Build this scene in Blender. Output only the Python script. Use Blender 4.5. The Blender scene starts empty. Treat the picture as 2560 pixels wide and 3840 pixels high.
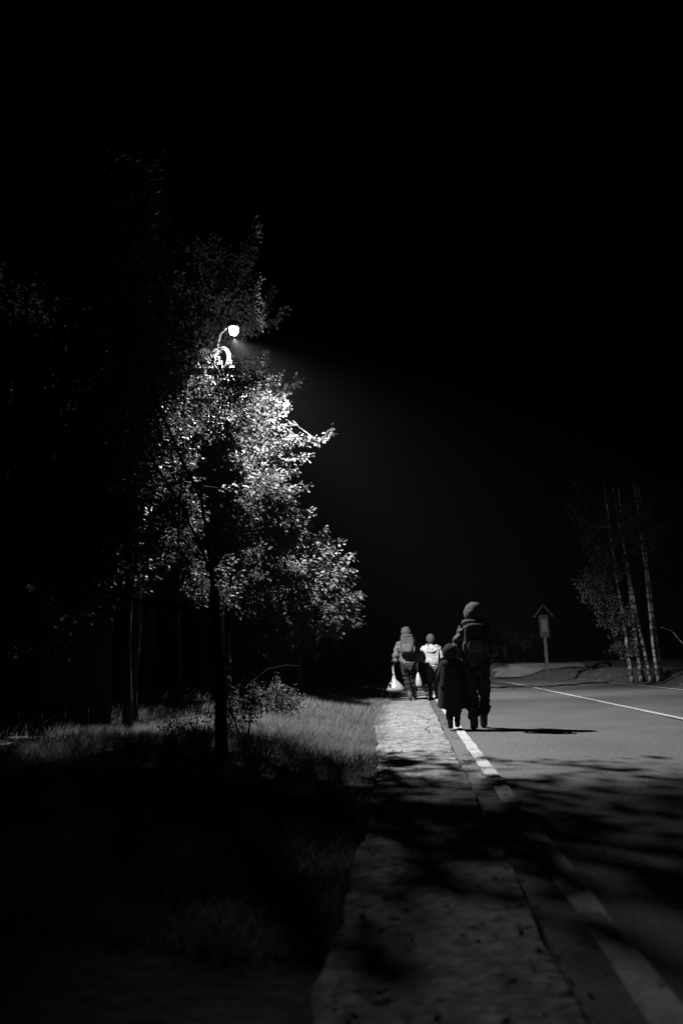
import bpy, math, random
import numpy as np
from mathutils import Vector, Matrix, noise

R = random.Random(7)
NR = np.random.default_rng(11)
S = bpy.context.scene
COL = S.collection

# ---------------------------------------------------------------- camera
cam_d = bpy.data.cameras.new('camera')
cam = bpy.data.objects.new('camera', cam_d)
COL.objects.link(cam)
S.camera = cam
cam_d.sensor_fit = 'VERTICAL'
cam_d.sensor_height = 36.0
cam_d.sensor_width = 24.0
cam_d.lens = 28.0
cam_d.dof.use_dof = True
cam_d.dof.focus_distance = 14.0
cam_d.dof.aperture_fstop = 1.4
cam_d.clip_start = 0.05
cam_d.clip_end = 1500.0
YAW, PITCH, ROLL = math.radians(4.457), math.radians(10.763), math.radians(1.8)
f = Vector((-math.sin(YAW) * math.cos(PITCH), math.cos(YAW) * math.cos(PITCH), math.sin(PITCH)))
r = Vector((math.cos(YAW), math.sin(YAW), 0))
u = r.cross(f)
r2 = r * math.cos(ROLL) - u * math.sin(ROLL)
u2 = u * math.cos(ROLL) + r * math.sin(ROLL)
M = Matrix((r2, u2, -f)).transposed().to_4x4()
M.translation = Vector((0, 0, 1.0))
cam.matrix_world = M

# ---------------------------------------------------------------- world: night sky, nearly black
W = bpy.data.worlds.new('World')
S.world = W
W.use_nodes = True
nt = W.node_tree
nt.nodes.clear()
sky = nt.nodes.new('ShaderNodeTexSky')
sky.sky_type = 'NISHITA'
sky.sun_disc = False
sky.sun_elevation = math.radians(2)
sky.sun_rotation = math.radians(-60)
bw = nt.nodes.new('ShaderNodeRGBToBW')
bg = nt.nodes.new('ShaderNodeBackground')
bg.inputs['Strength'].default_value = 0.00002
wo = nt.nodes.new('ShaderNodeOutputWorld')
nt.links.new(sky.outputs[0], bw.inputs[0])
nt.links.new(bw.outputs[0], bg.inputs['Color'])
nt.links.new(bg.outputs[0], wo.inputs[0])

S.view_settings.view_transform = 'Standard'
S.view_settings.look = 'None'
S.view_settings.gamma = 1
S.view_settings.use_curve_mapping = False
S.view_settings.exposure = 0.0
S.cycles.max_bounces = 6
S.cycles.transparent_max_bounces = 8
S.cycles.volume_bounces = 0
S.cycles.sample_clamp_indirect = 2.0

LAMP = Vector((-3.05, 14.1, 7.30))      # street lamp, centre of its lens
LAMP_W = 8000.0


# ---------------------------------------------------------------- helpers
def tag(o, label=None, cat=None, group=None, kind=None):
    if label: o['label'] = label
    if cat: o['category'] = cat
    if group: o['group'] = group
    if kind: o['kind'] = kind
    return o


def empty(name, loc, label, cat, group=None, rz=0.0, sc=1.0):
    o = bpy.data.objects.new(name, None)
    COL.objects.link(o)
    o.empty_display_size = 0.2
    o.location = loc
    o.rotation_euler.z = rz
    o.scale = (sc, sc, sc)
    return tag(o, label, cat, group)


def link_mesh(name, me, mats, parent=None, smooth=True):
    if not isinstance(mats, (list, tuple)): mats = [mats]
    for m in mats: me.materials.append(m)
    if smooth:
        me.polygons.foreach_set('use_smooth', [True] * len(me.polygons))
    o = bpy.data.objects.new(name, me)
    COL.objects.link(o)
    if parent is not None: o.parent = parent
    return o


class MB:
    def __init__(s): s.v = []; s.f = []; s.m = []

    def add(s, vs, fs, mi=0):
        b = len(s.v)
        s.v.extend([tuple(v) for v in vs])
        s.f.extend([tuple(b + i for i in q) for q in fs])
        s.m.extend([mi] * len(fs))

    def box(s, c, d, mi=0, rot=None, taper=1.0):
        c = Vector(c); vs = []
        for k in (-1, 1):
            t = taper if k > 0 else 1.0
            for i, j in ((-1, -1), (1, -1), (1, 1), (-1, 1)):
                p = Vector((i * d[0] / 2 * t, j * d[1] / 2 * t, k * d[2] / 2))
                if rot: p = rot @ p
                vs.append(c + p)
        s.add(vs, [(3, 2, 1, 0), (4, 5, 6, 7), (0, 1, 5, 4), (1, 2, 6, 5), (2, 3, 7, 6), (3, 0, 4, 7)], mi)

    def tube(s, pts, rad, n=6, mi=0, cap=True, closed=False):
        pts = [Vector(p) for p in pts]
        L = len(pts); vs = []
        up = Vector((0.13, 0.31, 0.94))
        for i, p in enumerate(pts):
            a = pts[(i - 1) % L] if (closed or i > 0) else pts[0]
            b = pts[(i + 1) % L] if (closed or i < L - 1) else pts[-1]
            t = (b - a)
            t = t.normalized() if t.length > 1e-9 else Vector((0, 0, 1))
            x = t.cross(up)
            if x.length < 0.15: x = t.cross(Vector((1, 0, 0.1)))
            x.normalize(); y = t.cross(x)
            rr = rad[i] if isinstance(rad, (list, tuple)) else rad
            for k in range(n):
                an = 2 * math.pi * k / n
                vs.append(p + (x * math.cos(an) + y * math.sin(an)) * rr)
        fs = []
        for i in range(L if closed else L - 1):
            j = (i + 1) % L
            for k in range(n):
                k2 = (k + 1) % n
                fs.append((i * n + k, i * n + k2, j * n + k2, j * n + k))
        if cap and not closed:
            fs.append(tuple(range(n - 1, -1, -1)))
            fs.append(tuple((L - 1) * n + k for k in range(n)))
        s.add(vs, fs, mi)

    def lathe(s, c, prof, n=16, mi=0, axis=None):
        c = Vector(c); vs = []
        for (rr, z) in prof:
            for k in range(n):
                an = 2 * math.pi * k / n
                p = Vector((rr * math.cos(an), rr * math.sin(an), z))
                if axis: p = axis @ p
                vs.append(c + p)
        fs = []
        for i in range(len(prof) - 1):
            for k in range(n):
                k2 = (k + 1) % n
                fs.append((i * n + k, i * n + k2, (i + 1) * n + k2, (i + 1) * n + k))
        fs.append(tuple(range(n - 1, -1, -1)))
        fs.append(tuple((len(prof) - 1) * n + k for k in range(n)))
        s.add(vs, fs, mi)

    def build(s, name, mats, parent=None, smooth=False):
        me = bpy.data.meshes.new(name)
        me.from_pydata(s.v, [], s.f)
        if not isinstance(mats, (list, tuple)): mats = [mats]
        o = link_mesh(name, me, mats, parent, smooth)
        if len(mats) > 1: me.polygons.foreach_set('material_index', s.m)
        me.update()
        return o


def np_mesh(name, V, Fq, mats, parent=None, mi=None):
    """V (n,3), Fq (m,k) faces of equal size"""
    me = bpy.data.meshes.new(name)
    k = Fq.shape[1]
    me.vertices.add(len(V)); me.vertices.foreach_set('co', V.astype(np.float32).ravel())
    me.loops.add(Fq.size); me.loops.foreach_set('vertex_index', Fq.astype(np.int32).ravel())
    me.polygons.add(len(Fq))
    me.polygons.foreach_set('loop_start', np.arange(0, Fq.size, k, dtype=np.int32))
    me.update(calc_edges=True)
    o = link_mesh(name, me, mats, parent, False)
    if mi is not None: me.polygons.foreach_set('material_index', mi.astype(np.int32))
    me.validate()
    return o


# ---------------------------------------------------------------- materials (a black and white world)
def mat(name, val=0.2, rough=0.8, var=0.0, scale=6.0, bump=0.0, bscale=40.0, spec=0.3, trans=0.0,
        var2=0.0, scale2=90.0, metal=0.0, stretch=None, objrand=0.0):
    m = bpy.data.materials.new(name)
    m.use_nodes = True
    n = m.node_tree; n.nodes.clear()
    out = n.nodes.new('ShaderNodeOutputMaterial')
    b = n.nodes.new('ShaderNodeBsdfPrincipled')
    b.inputs['Roughness'].default_value = rough
    b.inputs['Specular IOR Level'].default_value = spec
    b.inputs['Metallic'].default_value = metal
    tc = n.nodes.new('ShaderNodeTexCoord')
    src = tc.outputs['Object']
    if stretch:
        mp = n.nodes.new('ShaderNodeMapping'); mp.inputs['Scale'].default_value = stretch
        n.links.new(src, mp.inputs[0]); src = mp.outputs[0]

    def noi(sc, det=5):
        t = n.nodes.new('ShaderNodeTexNoise'); t.inputs['Scale'].default_value = sc
        t.inputs['Detail'].default_value = det; n.links.new(src, t.inputs[0]); return t.outputs['Fac']

    def mth(op, a, bb):
        t = n.nodes.new('ShaderNodeMath'); t.operation = op
        for i, q in enumerate((a, bb)):
            if isinstance(q, (int, float)): t.inputs[i].default_value = q
            else: n.links.new(q, t.inputs[i])
        return t.outputs[0]
    fac = None
    if var:
        fac = mth('ADD', mth('MULTIPLY', mth('SUBTRACT', noi(scale), 0.5), 2 * var), 1.0)
    if var2:
        g = mth('ADD', mth('MULTIPLY', mth('SUBTRACT', noi(scale2, 2), 0.5), 2 * var2), 1.0)
        fac = g if fac is None else mth('MULTIPLY', fac, g)
    if objrand:
        oi = n.nodes.new('ShaderNodeObjectInfo')
        g = mth('ADD', mth('MULTIPLY', mth('SUBTRACT', oi.outputs['Random'], 0.5), 2 * objrand), 1.0)
        fac = g if fac is None else mth('MULTIPLY', fac, g)
    if fac is not None:
        v = mth('MAXIMUM', mth('MULTIPLY', fac, val), 0.003)
        n.links.new(v, b.inputs['Base Color'])
        colsrc = v
    else:
        b.inputs['Base Color'].default_value = (val, val, val, 1); colsrc = None
    if bump:
        bp = n.nodes.new('ShaderNodeBump'); bp.inputs['Strength'].default_value = 1.0
        bp.inputs['Distance'].default_value = bump
        n.links.new(noi(bscale, 6), bp.inputs['Height']); n.links.new(bp.outputs[0], b.inputs['Normal'])
    if trans:
        tr = n.nodes.new('ShaderNodeBsdfTranslucent')
        if colsrc is not None: n.links.new(colsrc, tr.inputs[0])
        else: tr.inputs[0].default_value = (val, val, val, 1)
        mx = n.nodes.new('ShaderNodeMixShader'); mx.inputs[0].default_value = trans
        n.links.new(b.outputs[0], mx.inputs[1]); n.links.new(tr.outputs[0], mx.inputs[2])
        n.links.new(mx.outputs[0], out.inputs[0])
    else:
        n.links.new(b.outputs[0], out.inputs[0])
    return m


M_ASPH = mat('asphalt', 0.075, 0.75, var=0.45, scale=0.8, var2=1.4, scale2=34, bump=0.006, bscale=160, spec=0.35)
M_PAVE = mat('concrete_paving', 0.19, 0.9, var=0.75, scale=3.4, var2=1.3, scale2=17, bump=0.015, bscale=26, spec=0.1)
M_LINE = mat('road_paint', 0.32, 0.7, var=0.7, scale=5, var2=1.1, scale2=45, bump=0.003, bscale=120)
M_SOIL = mat('verge_soil', 0.06, 0.95, var=0.5, scale=1.5, bump=0.03, bscale=12, spec=0.1)
M_LEAFK = mat('leaf_dark', 0.025, 0.8, var=0.5, scale=2.5, trans=0.2, spec=0.05)
M_LEAFT = mat('leaf_tall_tree', 0.033, 0.6, var=0.6, scale=2.5, trans=0.4, spec=0.15)
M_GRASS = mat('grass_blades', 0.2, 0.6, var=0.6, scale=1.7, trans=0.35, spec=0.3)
M_LEAF = mat('leaf', 0.075, 0.6, var=0.55, scale=2.5, trans=0.4, spec=0.2)
M_LEAFD = mat('leaf_dull', 0.05, 0.6, var=0.5, scale=2.5, trans=0.25, spec=0.2)
M_BARK = mat('bark', 0.022, 0.9, var=0.5, scale=5, bump=0.02, bscale=14, spec=0.1, stretch=(3, 3, 0.6))
M_WOOD = mat('weathered_wood', 0.035, 0.85, var=0.4, scale=4, bump=0.004, bscale=30, spec=0.15, stretch=(4, 4, 0.35), objrand=0.35)
M_METAL = mat('galvanised_metal', 0.008, 0.6, var=0.2, scale=8, spec=0.4)
M_ARM = mat('dark_painted_metal', 0.01, 0.8, spec=0.1)
M_PORC = mat('dark_glazed_porcelain', 0.02, 0.6, spec=0.1)
M_CABLE = mat('pale_cable_sheath', 0.012, 0.5, var=0.1, scale=10)
M_POLE = mat('tarred_wood_pole', 0.012, 0.85, var=0.3, scale=5, bump=0.004, bscale=50)
M_SKIN = mat('skin', 0.35, 0.5)
M_BOOT = mat('boot_leather', 0.035, 0.6, var=0.3, scale=20)
M_BAG = mat('white_plastic_film', 0.22, 0.35, bump=0.01, bscale=16, trans=0.25, spec=0.5)


def worn_paint():
    m = mat('road_paint', 0.34, 0.75, var=0.5, scale=5, var2=0.6, scale2=45, bump=0.004, bscale=120)
    n = m.node_tree
    b = [x for x in n.nodes if x.type == 'BSDF_PRINCIPLED'][0]
    tc = [x for x in n.nodes if x.type == 'TEX_COORD'][0]
    v = n.nodes.new('ShaderNodeTexNoise'); v.inputs['Scale'].default_value = 9.0; v.inputs['Detail'].default_value = 9; v.inputs['Roughness'].default_value = .72
    rp = n.nodes.new('ShaderNodeValToRGB')
    rp.color_ramp.elements[0].position = 0.36; rp.color_ramp.elements[0].color = (0, 0, 0, 1)
    rp.color_ramp.elements[1].position = 0.45; rp.color_ramp.elements[1].color = (1, 1, 1, 1)
    mx = n.nodes.new('ShaderNodeMix'); mx.data_type = 'RGBA'
    src = b.inputs['Base Color'].links[0].from_socket
    n.links.new(tc.outputs['Object'], v.inputs[0]); n.links.new(v.outputs['Fac'], rp.inputs[0]); n.links.new(rp.outputs[0], mx.inputs[0])
    mx.inputs[6].default_value = (.09, .09, .09, 1); n.links.new(src, mx.inputs[7]); n.links.new(mx.outputs[2], b.inputs['Base Color'])
    return m


M_LINE = worn_paint()


def birch_mat():
    m = mat('birch_bark', 0.3, 0.8, var=0.2, scale=5, bump=0.004, bscale=30)
    n = m.node_tree
    b = [x for x in n.nodes if x.type == 'BSDF_PRINCIPLED'][0]
    tc = [x for x in n.nodes if x.type == 'TEX_COORD'][0]
    mp = n.nodes.new('ShaderNodeMapping'); mp.inputs['Scale'].default_value = (3, 3, 7)
    v = n.nodes.new('ShaderNodeTexNoise'); v.inputs['Scale'].default_value = 1.0; v.inputs['Detail'].default_value = 4
    rp = n.nodes.new('ShaderNodeValToRGB')
    rp.color_ramp.elements[0].position = 0.47; rp.color_ramp.elements[0].color = (0.03, 0.03, 0.03, 1)
    rp.color_ramp.elements[1].position = 0.53; rp.color_ramp.elements[1].color = (0.2, 0.2, 0.2, 1)
    n.links.new(tc.outputs['Object'], mp.inputs[0]); n.links.new(mp.outputs[0], v.inputs[0])
    n.links.new(v.outputs['Fac'], rp.inputs[0]); n.links.new(rp.outputs[0], b.inputs['Base Color'])
    return m


M_BIRCH = birch_mat()
M_TWIG = mat('twig_bark', 0.012, 0.9)


# ---------------------------------------------------------------- terrain
def sstep(a, b, x):
    t = np.clip((x - a) / (b - a), 0, 1); return t * t * (3 - 2 * t)


def nz(x, y, s, seed=0.0):
    return noise.noise(Vector((x * s + seed, y * s - seed, seed)))


def bend(y):                       # the road swings to the left in the distance
    return -0.035 * max(0.0, y - 33.0) ** 2


def ground_z(x, y):
    x0 = x - bend(y)
    z = -0.02
    z += 0.26 * (1 - float(sstep(-2.6, -0.3, x0))) if x0 < -0.3 else 0
    z += 0.20 * (1 - float(sstep(-9, -2.6, x0))) if x0 < -2.6 else 0
    if x0 > 7.7: z += 0.34 * float(sstep(7.7, 9.2, x0))
    if x0 < -0.8 or x0 > 7.8:
        w = min(1.0, (abs(x0 - 3.5) - 4.3) / 1.5)
        z += w * (0.10 * nz(x, y, 0.45, 3) + 0.04 * nz(x, y, 1.7, 5))
    if y > 40: z += 0.32 * float(sstep(40, 45, y)) * (1 if (x0 < -0.8 or x0 > 7.8) else 0)
    return z


def axis_vals(a, b, fine0, fine1, sf, sc):
    v = list(np.arange(fine0, fine1, sf)); x = fine1; st = sf
    while x < b: v.append(x); st = min(st * 1.25, sc); x += st
    v.append(b); x = fine0; st = sf
    while x > a: st = min(st * 1.25, sc); x -= st; v.append(max(x, a))
    return sorted(set(round(float(q), 3) for q in v))


xs = axis_vals(-400, 400, -6, 12, 0.2, 40)
ys = axis_vals(-60, 900, 0, 48, 0.35, 60)
V = []
for yy in ys:
    for xx in xs: V.append((xx, yy, ground_z(xx, yy)))
nx = len(xs)
Fq = [(j * nx + i, j * nx + i + 1, (j + 1) * nx + i + 1, (j + 1) * nx + i) for j in range(len(ys) - 1) for i in range(nx - 1)]
o = np_mesh('ground', np.array(V), np.array(Fq), M_SOIL)
o.data.polygons.foreach_set('use_smooth', [True] * len(o.data.polygons))
tag(o, 'grassy roadside earth rising in a low bank beside the pavement', kind='structure')


def strip(name, x0, x1, z, y0, y1, m, parent=None, label=None, thick=0.0, jag=0.0, step=0.8):
    mb = MB(); n = max(2, int((y1 - y0) / step)); vs = []
    cols = 9 if x1 - x0 > 2 else 2
    for j in range(n + 1):
        y = y0 + (y1 - y0) * j / n
        for i in range(cols):
            x = x0 + (x1 - x0) * i / (cols - 1)
            e = jag * nz(x * 3, y, 2.2, 9) if i in (0, cols - 1) else 0
            zz = z + (0.012 * nz(x, y, 0.5, 1) if name == 'road' else 0)
            vs.append((x + e + bend(y), y, zz))
    fs = [(j * cols + i, j * cols + i + 1, (j + 1) * cols + i + 1, (j + 1) * cols + i) for j in range(n) for i in range(cols - 1)]
    mb.add(vs, fs)
    o = mb.build(name, m, parent, smooth=False)
    return tag(o, label, kind=None if parent else 'structure')


road = strip('road', 0.452, 7.62, 0.0, -12, 120, M_ASPH, label='dark asphalt two lane road running away to the right of the walkers')
e = strip('edge_line', 0.605, 0.725, 0.016, -12, 60, M_LINE, road, 'worn white edge line along the pavement', jag=0.012, step=0.08)
e = strip('centre_line', 4.04, 4.16, 0.016, -12, 60, M_LINE, road, 'solid white centre line', jag=0.012, step=0.08)
e = strip('far_edge_line', 7.28, 7.38, 0.016, -12, 60, M_LINE, road, 'faint white line at the far edge', jag=0.012, step=0.08)

# pavement: concrete bays with open joints, slightly skewed
pav = bpy.data.objects.new('pavement', None); COL.objects.link(pav)
tag(pav, 'narrow pale concrete pavement between the grass bank and the road', kind='structure')
joints = [-12, -3.0, 10.75, 20.5, 29, 40, 52]


def pave_left(y):
    return -0.25 - 0.33 * float(sstep(6, 15, y)) + 0.05 * nz(0.3, y, 1.9, 8) + 0.04 * nz(0.3, y, 7, 3)


for a, b in zip(joints[:-1], joints[1:]):
    mb = MB(); g = 0.014; sk = 0.55
    n = max(4, int((b - a) / 0.12)); top = []; bot = []
    ring = []
    for k in range(n + 1):
        y_ = a + g - sk * 0.5 + (b - a - 2 * g) * k / n; ring.append((pave_left(y_) - 0.06, y_))
    for k in range(n + 1): ring.append((0.425 + 0.02 * nz(1, k * 0.12 + a, 1.3, 2) + 0.010 * nz(1, k * 0.12 + a, 6, 2), b - g + sk * 0.5 - (b - a - 2 * g) * k / n))
    for (x, y) in ring: top.append((x + bend(y), y, 0.034)); bot.append((x + bend(y), y, -0.06))
    N = len(ring)
    mb.add(top + bot, [tuple(range(N - 1, -1, -1))] + [(i, (i + 1) % N, N + (i + 1) % N, N + i) for i in range(N)])
    mb.build('concrete_bay', M_PAVE, pav)

# cracks of tar in the pavement, thin wandering lines lying on it
M_TAR = mat('dark_crack_filler', 0.02, 0.8)
for (pts) in ([(0.30, 12.6), (0.18, 11.9), (0.24, 11.2), (0.02, 10.9)], [(-0.45, 8.1), (-0.1, 8.25), (0.2, 8.12), (0.43, 8.3)],
              [(0.1, 14.6), (0.3, 13.7), (0.22, 13.1)]):
    mb = MB(); P2 = []
    for (p, q) in zip(pts[:-1], pts[1:]):
        for t in np.linspace(0, 1, 8)[:-1]:
            P2.append((p[0] + (q[0] - p[0]) * t + R.uniform(-.012, .012), p[1] + (q[1] - p[1]) * t + R.uniform(-.02, .02)))
    vs = []
    for (x, y) in P2:
        w = R.uniform(.004, .010); vs += [(x - w, y - w, 0.038), (x + w, y + w, 0.038)]
    mb.add(vs, [(2 * i, 2 * i + 1, 2 * i + 3, 2 * i + 2) for i in range(len(P2) - 1)])
    mb.build('crack', M_TAR, pav)


# pale sheets added at the bend, the lit far ground put into their colour
M_LITBAND = mat('painted_light_band', 0.15, 0.9, var=0.6, scale=1.2, var2=0.8, scale2=20, bump=0.02, bscale=25)
for (xa, xb, ya, yb, lab) in ((4.4, 8.8, 41.0, 43.6, 'painted band of light on the low bank at the bend, right of the walkers'),
                              (-7.5, -3.6, 40.5, 44.5, 'painted band of light at the bend, left of the walkers')):
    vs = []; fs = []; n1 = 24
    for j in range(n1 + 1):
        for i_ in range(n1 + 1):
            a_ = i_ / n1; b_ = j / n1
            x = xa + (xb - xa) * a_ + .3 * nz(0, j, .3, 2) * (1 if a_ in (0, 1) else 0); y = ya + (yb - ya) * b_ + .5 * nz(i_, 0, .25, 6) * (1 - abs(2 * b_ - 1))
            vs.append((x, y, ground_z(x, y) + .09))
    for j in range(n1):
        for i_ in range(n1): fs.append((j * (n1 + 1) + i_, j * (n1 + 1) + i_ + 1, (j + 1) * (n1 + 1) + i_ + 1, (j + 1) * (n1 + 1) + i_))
    mb = MB(); mb.add(vs, fs); tag(mb.build('light_band', M_LITBAND, None, True), lab, kind='structure')


# ---------------------------------------------------------------- grass
def grass(name, label, n, region, hmin, hmax, lean=(0.25, 0.0), m=M_GRASS, dens=None):
    P = []
    while len(P) < n:
        x = R.uniform(region[0], region[1]); y = region[2] + (region[3] - region[2]) * R.random() ** 1.35
        if dens and not dens(x, y): continue
        P.append((x + bend(y), y, ground_z(x + bend(y), y)))
    P = np.array(P); k = len(P)
    h = NR.uniform(hmin, hmax, k) * (0.75 + 0.5 * np.array([nz(p[0], p[1], 1.1, 4) for p in P]))
    far = np.clip(P[:, 1] / 14, 0.7, 2.6)
    w = 0.0035 * far
    an = NR.uniform(0, 2 * np.pi, k)
    dx = np.stack([np.cos(an), np.sin(an), np.zeros(k)], 1)
    ld = np.stack([lean[0] + NR.normal(0, .33, k), lean[1] + NR.normal(0, .33, k), np.ones(k)], 1)
    b = P - [0, 0, .02]
    mid = b + ld * (h * .55)[:, None]
    tip = mid + (ld * [1.9, 1.9, .75]) * (h * .5)[:, None]
    V = np.concatenate([(b - dx * w[:, None])[:, None], (b + dx * w[:, None])[:, None],
                        (mid + dx * (w * .8)[:, None])[:, None], (mid - dx * (w * .8)[:, None])[:, None], tip[:, None]], 1).reshape(-1, 3)
    i = np.arange(k)[:, None] * 5
    Fq = np.concatenate([i + [0, 1, 2], i + [0, 2, 3], i + [3, 2, 4]], 1).reshape(-1, 3)
    return tag(np_mesh(name, V, Fq, m), label, kind='stuff')


def litter():
    V = []; Fq = []
    for k in range(900):
        y = 2 + 22 * R.random() ** 1.3; q = R.random()
        x = R.gauss(.45, .12) if q < .35 else (pave_left(y) + abs(R.gauss(0, .18)) if q < .8 else R.uniform(-.4, 2.0))
        z = .042 if x < .43 else .02
        a = R.uniform(0, 6.3); L = R.uniform(.015, .035); w = L * .4; c = math.cos(a); s_ = math.sin(a); b = len(V)
        V += [(x - c * L, y - s_ * L, z), (x + s_ * w, y - c * w, z + R.uniform(0, .012)), (x + c * L, y + s_ * L, z + R.uniform(0, .015)), (x - s_ * w, y + c * w, z + .003)]
        Fq.append((b, b + 1, b + 2, b + 3))
    tag(np_mesh('leaf_litter', np.array(V), np.array(Fq), mat('dead_leaf', .08, .8, var=.9, scale=3)), 'small dry leaves and grit scattered on the pavement and road edge', kind='stuff')


litter()


def left_edge(x, y): return x < pave_left(y) + 0.03 + 0.06 * nz(0, y, 3, 8) + 0.05 * nz(x, y, 9, 8)


grass('verge_grass', 'rough long grass on the bank left of the pavement, lit by the lamp', 120000, (-4.2, -0.15, 3.0, 27), .06, .23, (0.18, -0.1), dens=left_edge)
grass('edge_grass', 'uneven tufts of grass creeping over the left edge of the pavement', 14000, (-0.9, -0.15, 3.0, 24), .03, .13, (0.5, -0.1), dens=lambda x, y: abs(x - pave_left(y) - .01) < .05 + .16 * max(0, nz(x, y, 2.3, 6) + .15))
grass('far_grass', 'short rough grass on both sides at the bend of the road', 16000, (-7, -0.5, 24, 48), .08, .2, dens=left_edge)
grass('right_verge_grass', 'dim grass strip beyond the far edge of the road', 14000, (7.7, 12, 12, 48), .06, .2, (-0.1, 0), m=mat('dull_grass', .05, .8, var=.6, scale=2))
grass('wood_floor_grass', 'dark undergrowth beneath the roadside trees', 12000, (-10, -4.2, 6, 30), .1, .35)


# ---------------------------------------------------------------- foliage
def wob(p, q, n, amp, sag=0.0):
    p = Vector(p); q = Vector(q); L = (q - p).length; out = []
    o1 = R.uniform(0, 50)
    for i in range(n + 1):
        t = i / n; e = math.sin(math.pi * t)
        out.append(p.lerp(q, t) + Vector((noise.noise(Vector((t * 2, o1, 0))), noise.noise(Vector((t * 2, o1, 9))),
                                          noise.noise(Vector((t * 2, o1, 17))) * .5)) * amp * L * e * 2 - Vector((0, 0, sag * e * L)))
    return out


def leaf_cloud(shoots, lsize, spread, per_m, droop=(0.6, -0.1, -0.45)):
    """shoots: list of polylines; returns V,F (quads folded as rhombs) for leaves clustered along them"""
    C = []; D = []
    for s in shoots:
        for a, b in zip(s[:-1], s[1:]):
            seg = (b - a); k = max(1, int(per_m * seg.length + R.random()))
            for _ in range(k):
                C.append(a + seg * R.random()); D.append(seg.normalized())
    C = np.array([tuple(c) for c in C]); D = np.array([tuple(c) for c in D]); n = len(C)
    off = NR.normal(0, 1, (n, 3)); off /= np.linalg.norm(off, axis=1)[:, None]
    C = C + off * (spread * NR.random(n) ** .6)[:, None]
    ax = off * .55 + D * .5 + np.array(droop) + NR.normal(0, .3, (n, 3)); ax /= np.linalg.norm(ax, axis=1)[:, None]
    nn = np.array([0, 0, 1.0]) + NR.normal(0, .65, (n, 3)); side = np.cross(ax, nn); side /= np.linalg.norm(side, axis=1)[:, None] + 1e-9
    up = np.cross(side, ax)
    L = lsize * NR.uniform(.65, 1.25, n)[:, None]; Wd = L * .3
    v0 = C; v1 = C + ax * L * .5 + side * Wd + up * L * .08; v2 = C + ax * L - up * L * .1; v3 = C + ax * L * .5 - side * Wd + up * L * .08
    V = np.stack([v0, v1, v2, v3], 1).reshape(-1, 3)
    Fq = np.arange(n)[:, None] * 4 + [0, 1, 2, 3]
    return V, Fq


def make_tree(name, base, label, cat, group, trunks, ells, nshoots, lsize=.07, spread=.10, per_m=75, slen=(.45, .9),
              tips=(), leafm=None, barkm=None, keep=None, up=.55, shell=.35, twig=.006):
    """trunks: list of polylines with radii (world coords); ells: (cx,cy,cz,rx,ry,rz,weight)"""
    root = empty(name, base, label, cat, group); B = Vector(base)
    leafm = leafm or M_LEAF; barkm = barkm or M_BARK
    tm = MB(); nodes = []
    for (pts, r0, r1) in trunks:
        n = max(3, int(sum((Vector(b) - Vector(a)).length for a, b in zip(pts[:-1], pts[1:])) / .5))
        P = []
        for a, b in zip(pts[:-1], pts[1:]):
            w = wob(a, b, max(3, n // (len(pts) - 1)), .016); P += w if not P else w[1:]
        rad = [r0 + (r1 - r0) * i / (len(P) - 1) for i in range(len(P))]
        rad[0] *= 1.25
        tm.tube([p - B for p in P], rad, 8); nodes += [(p, rr) for p, rr in list(zip(P, rad))[len(P) // 4:]]
    # limbs to ellipsoid centres
    for e_ in ells:
        c = Vector(e_[:3]); low = [q for q in nodes if q[0].z < c.z + .1] or nodes
        p, rr = min(low, key=lambda q: (q[0] - c).length + max(0, q[0].z - c.z + .3) * 2)
        for _ in range(2):
            q = c + Vector((R.uniform(-.5, .5) * e_[3], R.uniform(-.5, .5) * e_[4], R.uniform(-.3, .5) * e_[5]))
            P = wob(p, q, 6, .12); r0 = min(rr * .6, .03 + .01 * e_[3]); rad = [r0 * (1 - .75 * i / 6) for i in range(7)]
            tm.tube([x - B for x in P], rad, 5); nodes += list(zip(P, rad))[2:]
    tm.build('trunk', barkm, root, smooth=True)
    NP = np.array([tuple(q[0]) for q in nodes])
    wsum = sum(e_[6] for e_ in ells); shoots = []; bm = MB()
    for e_ in ells:
        k = int(nshoots * e_[6] / wsum)
        for _ in range(k):
            d = Vector((R.gauss(0, 1), R.gauss(0, 1), R.gauss(0, 1))).normalized()
            rr = (shell + (1 - shell) * R.random()) ** .8
            c = Vector((e_[0] + d.x * e_[3] * rr, e_[1] + d.y * e_[4] * rr, e_[2] + d.z * e_[5] * rr))
            if c.z < .15: continue
            dr = (d * .8 + Vector((R.gauss(0, .4), R.gauss(0, .4), up + R.gauss(0, .3)))).normalized()
            L = R.uniform(*slen); tip = c + dr * L * .5; a = c - dr * L * .5
            if keep and not (keep(tip) and keep(c)): continue
            shoots.append(wob(a, tip, 3, .1))
    for (a, t) in list(tips) * (1 if name == 'slender_tree' else 2): shoots.append(wob(a, Vector(t) + Vector((R.uniform(-.05, .05), R.uniform(-.1, .1), R.uniform(-.05, .05))), 5, .08))
    for s in shoots:
        bm.tube([x - B for x in s], [twig, twig * .8] + [twig * .5] * (len(s) - 2), 3, cap=False)
        i = int(np.argmin(((NP - np.array(tuple(s[0]))) ** 2).sum(1)))
        bm.tube([x - B for x in wob(Vector(NP[i]), s[0], 3, .1)], [twig * 1.8, twig * 1.5, twig * 1.2, twig], 3, cap=False)
    V, Fq = leaf_cloud(shoots, lsize, spread, per_m)
    V = V - np.array(base)
    if bm.v:
        bv = np.array(bm.v); off = len(V); bf = np.array(bm.f) + off
        o = np_mesh('crown', np.concatenate([V, bv]), np.concatenate([Fq, bf]), [leafm, M_TWIG], root,
                    np.concatenate([np.zeros(len(Fq)), np.ones(len(bf))]))
    return root


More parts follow.
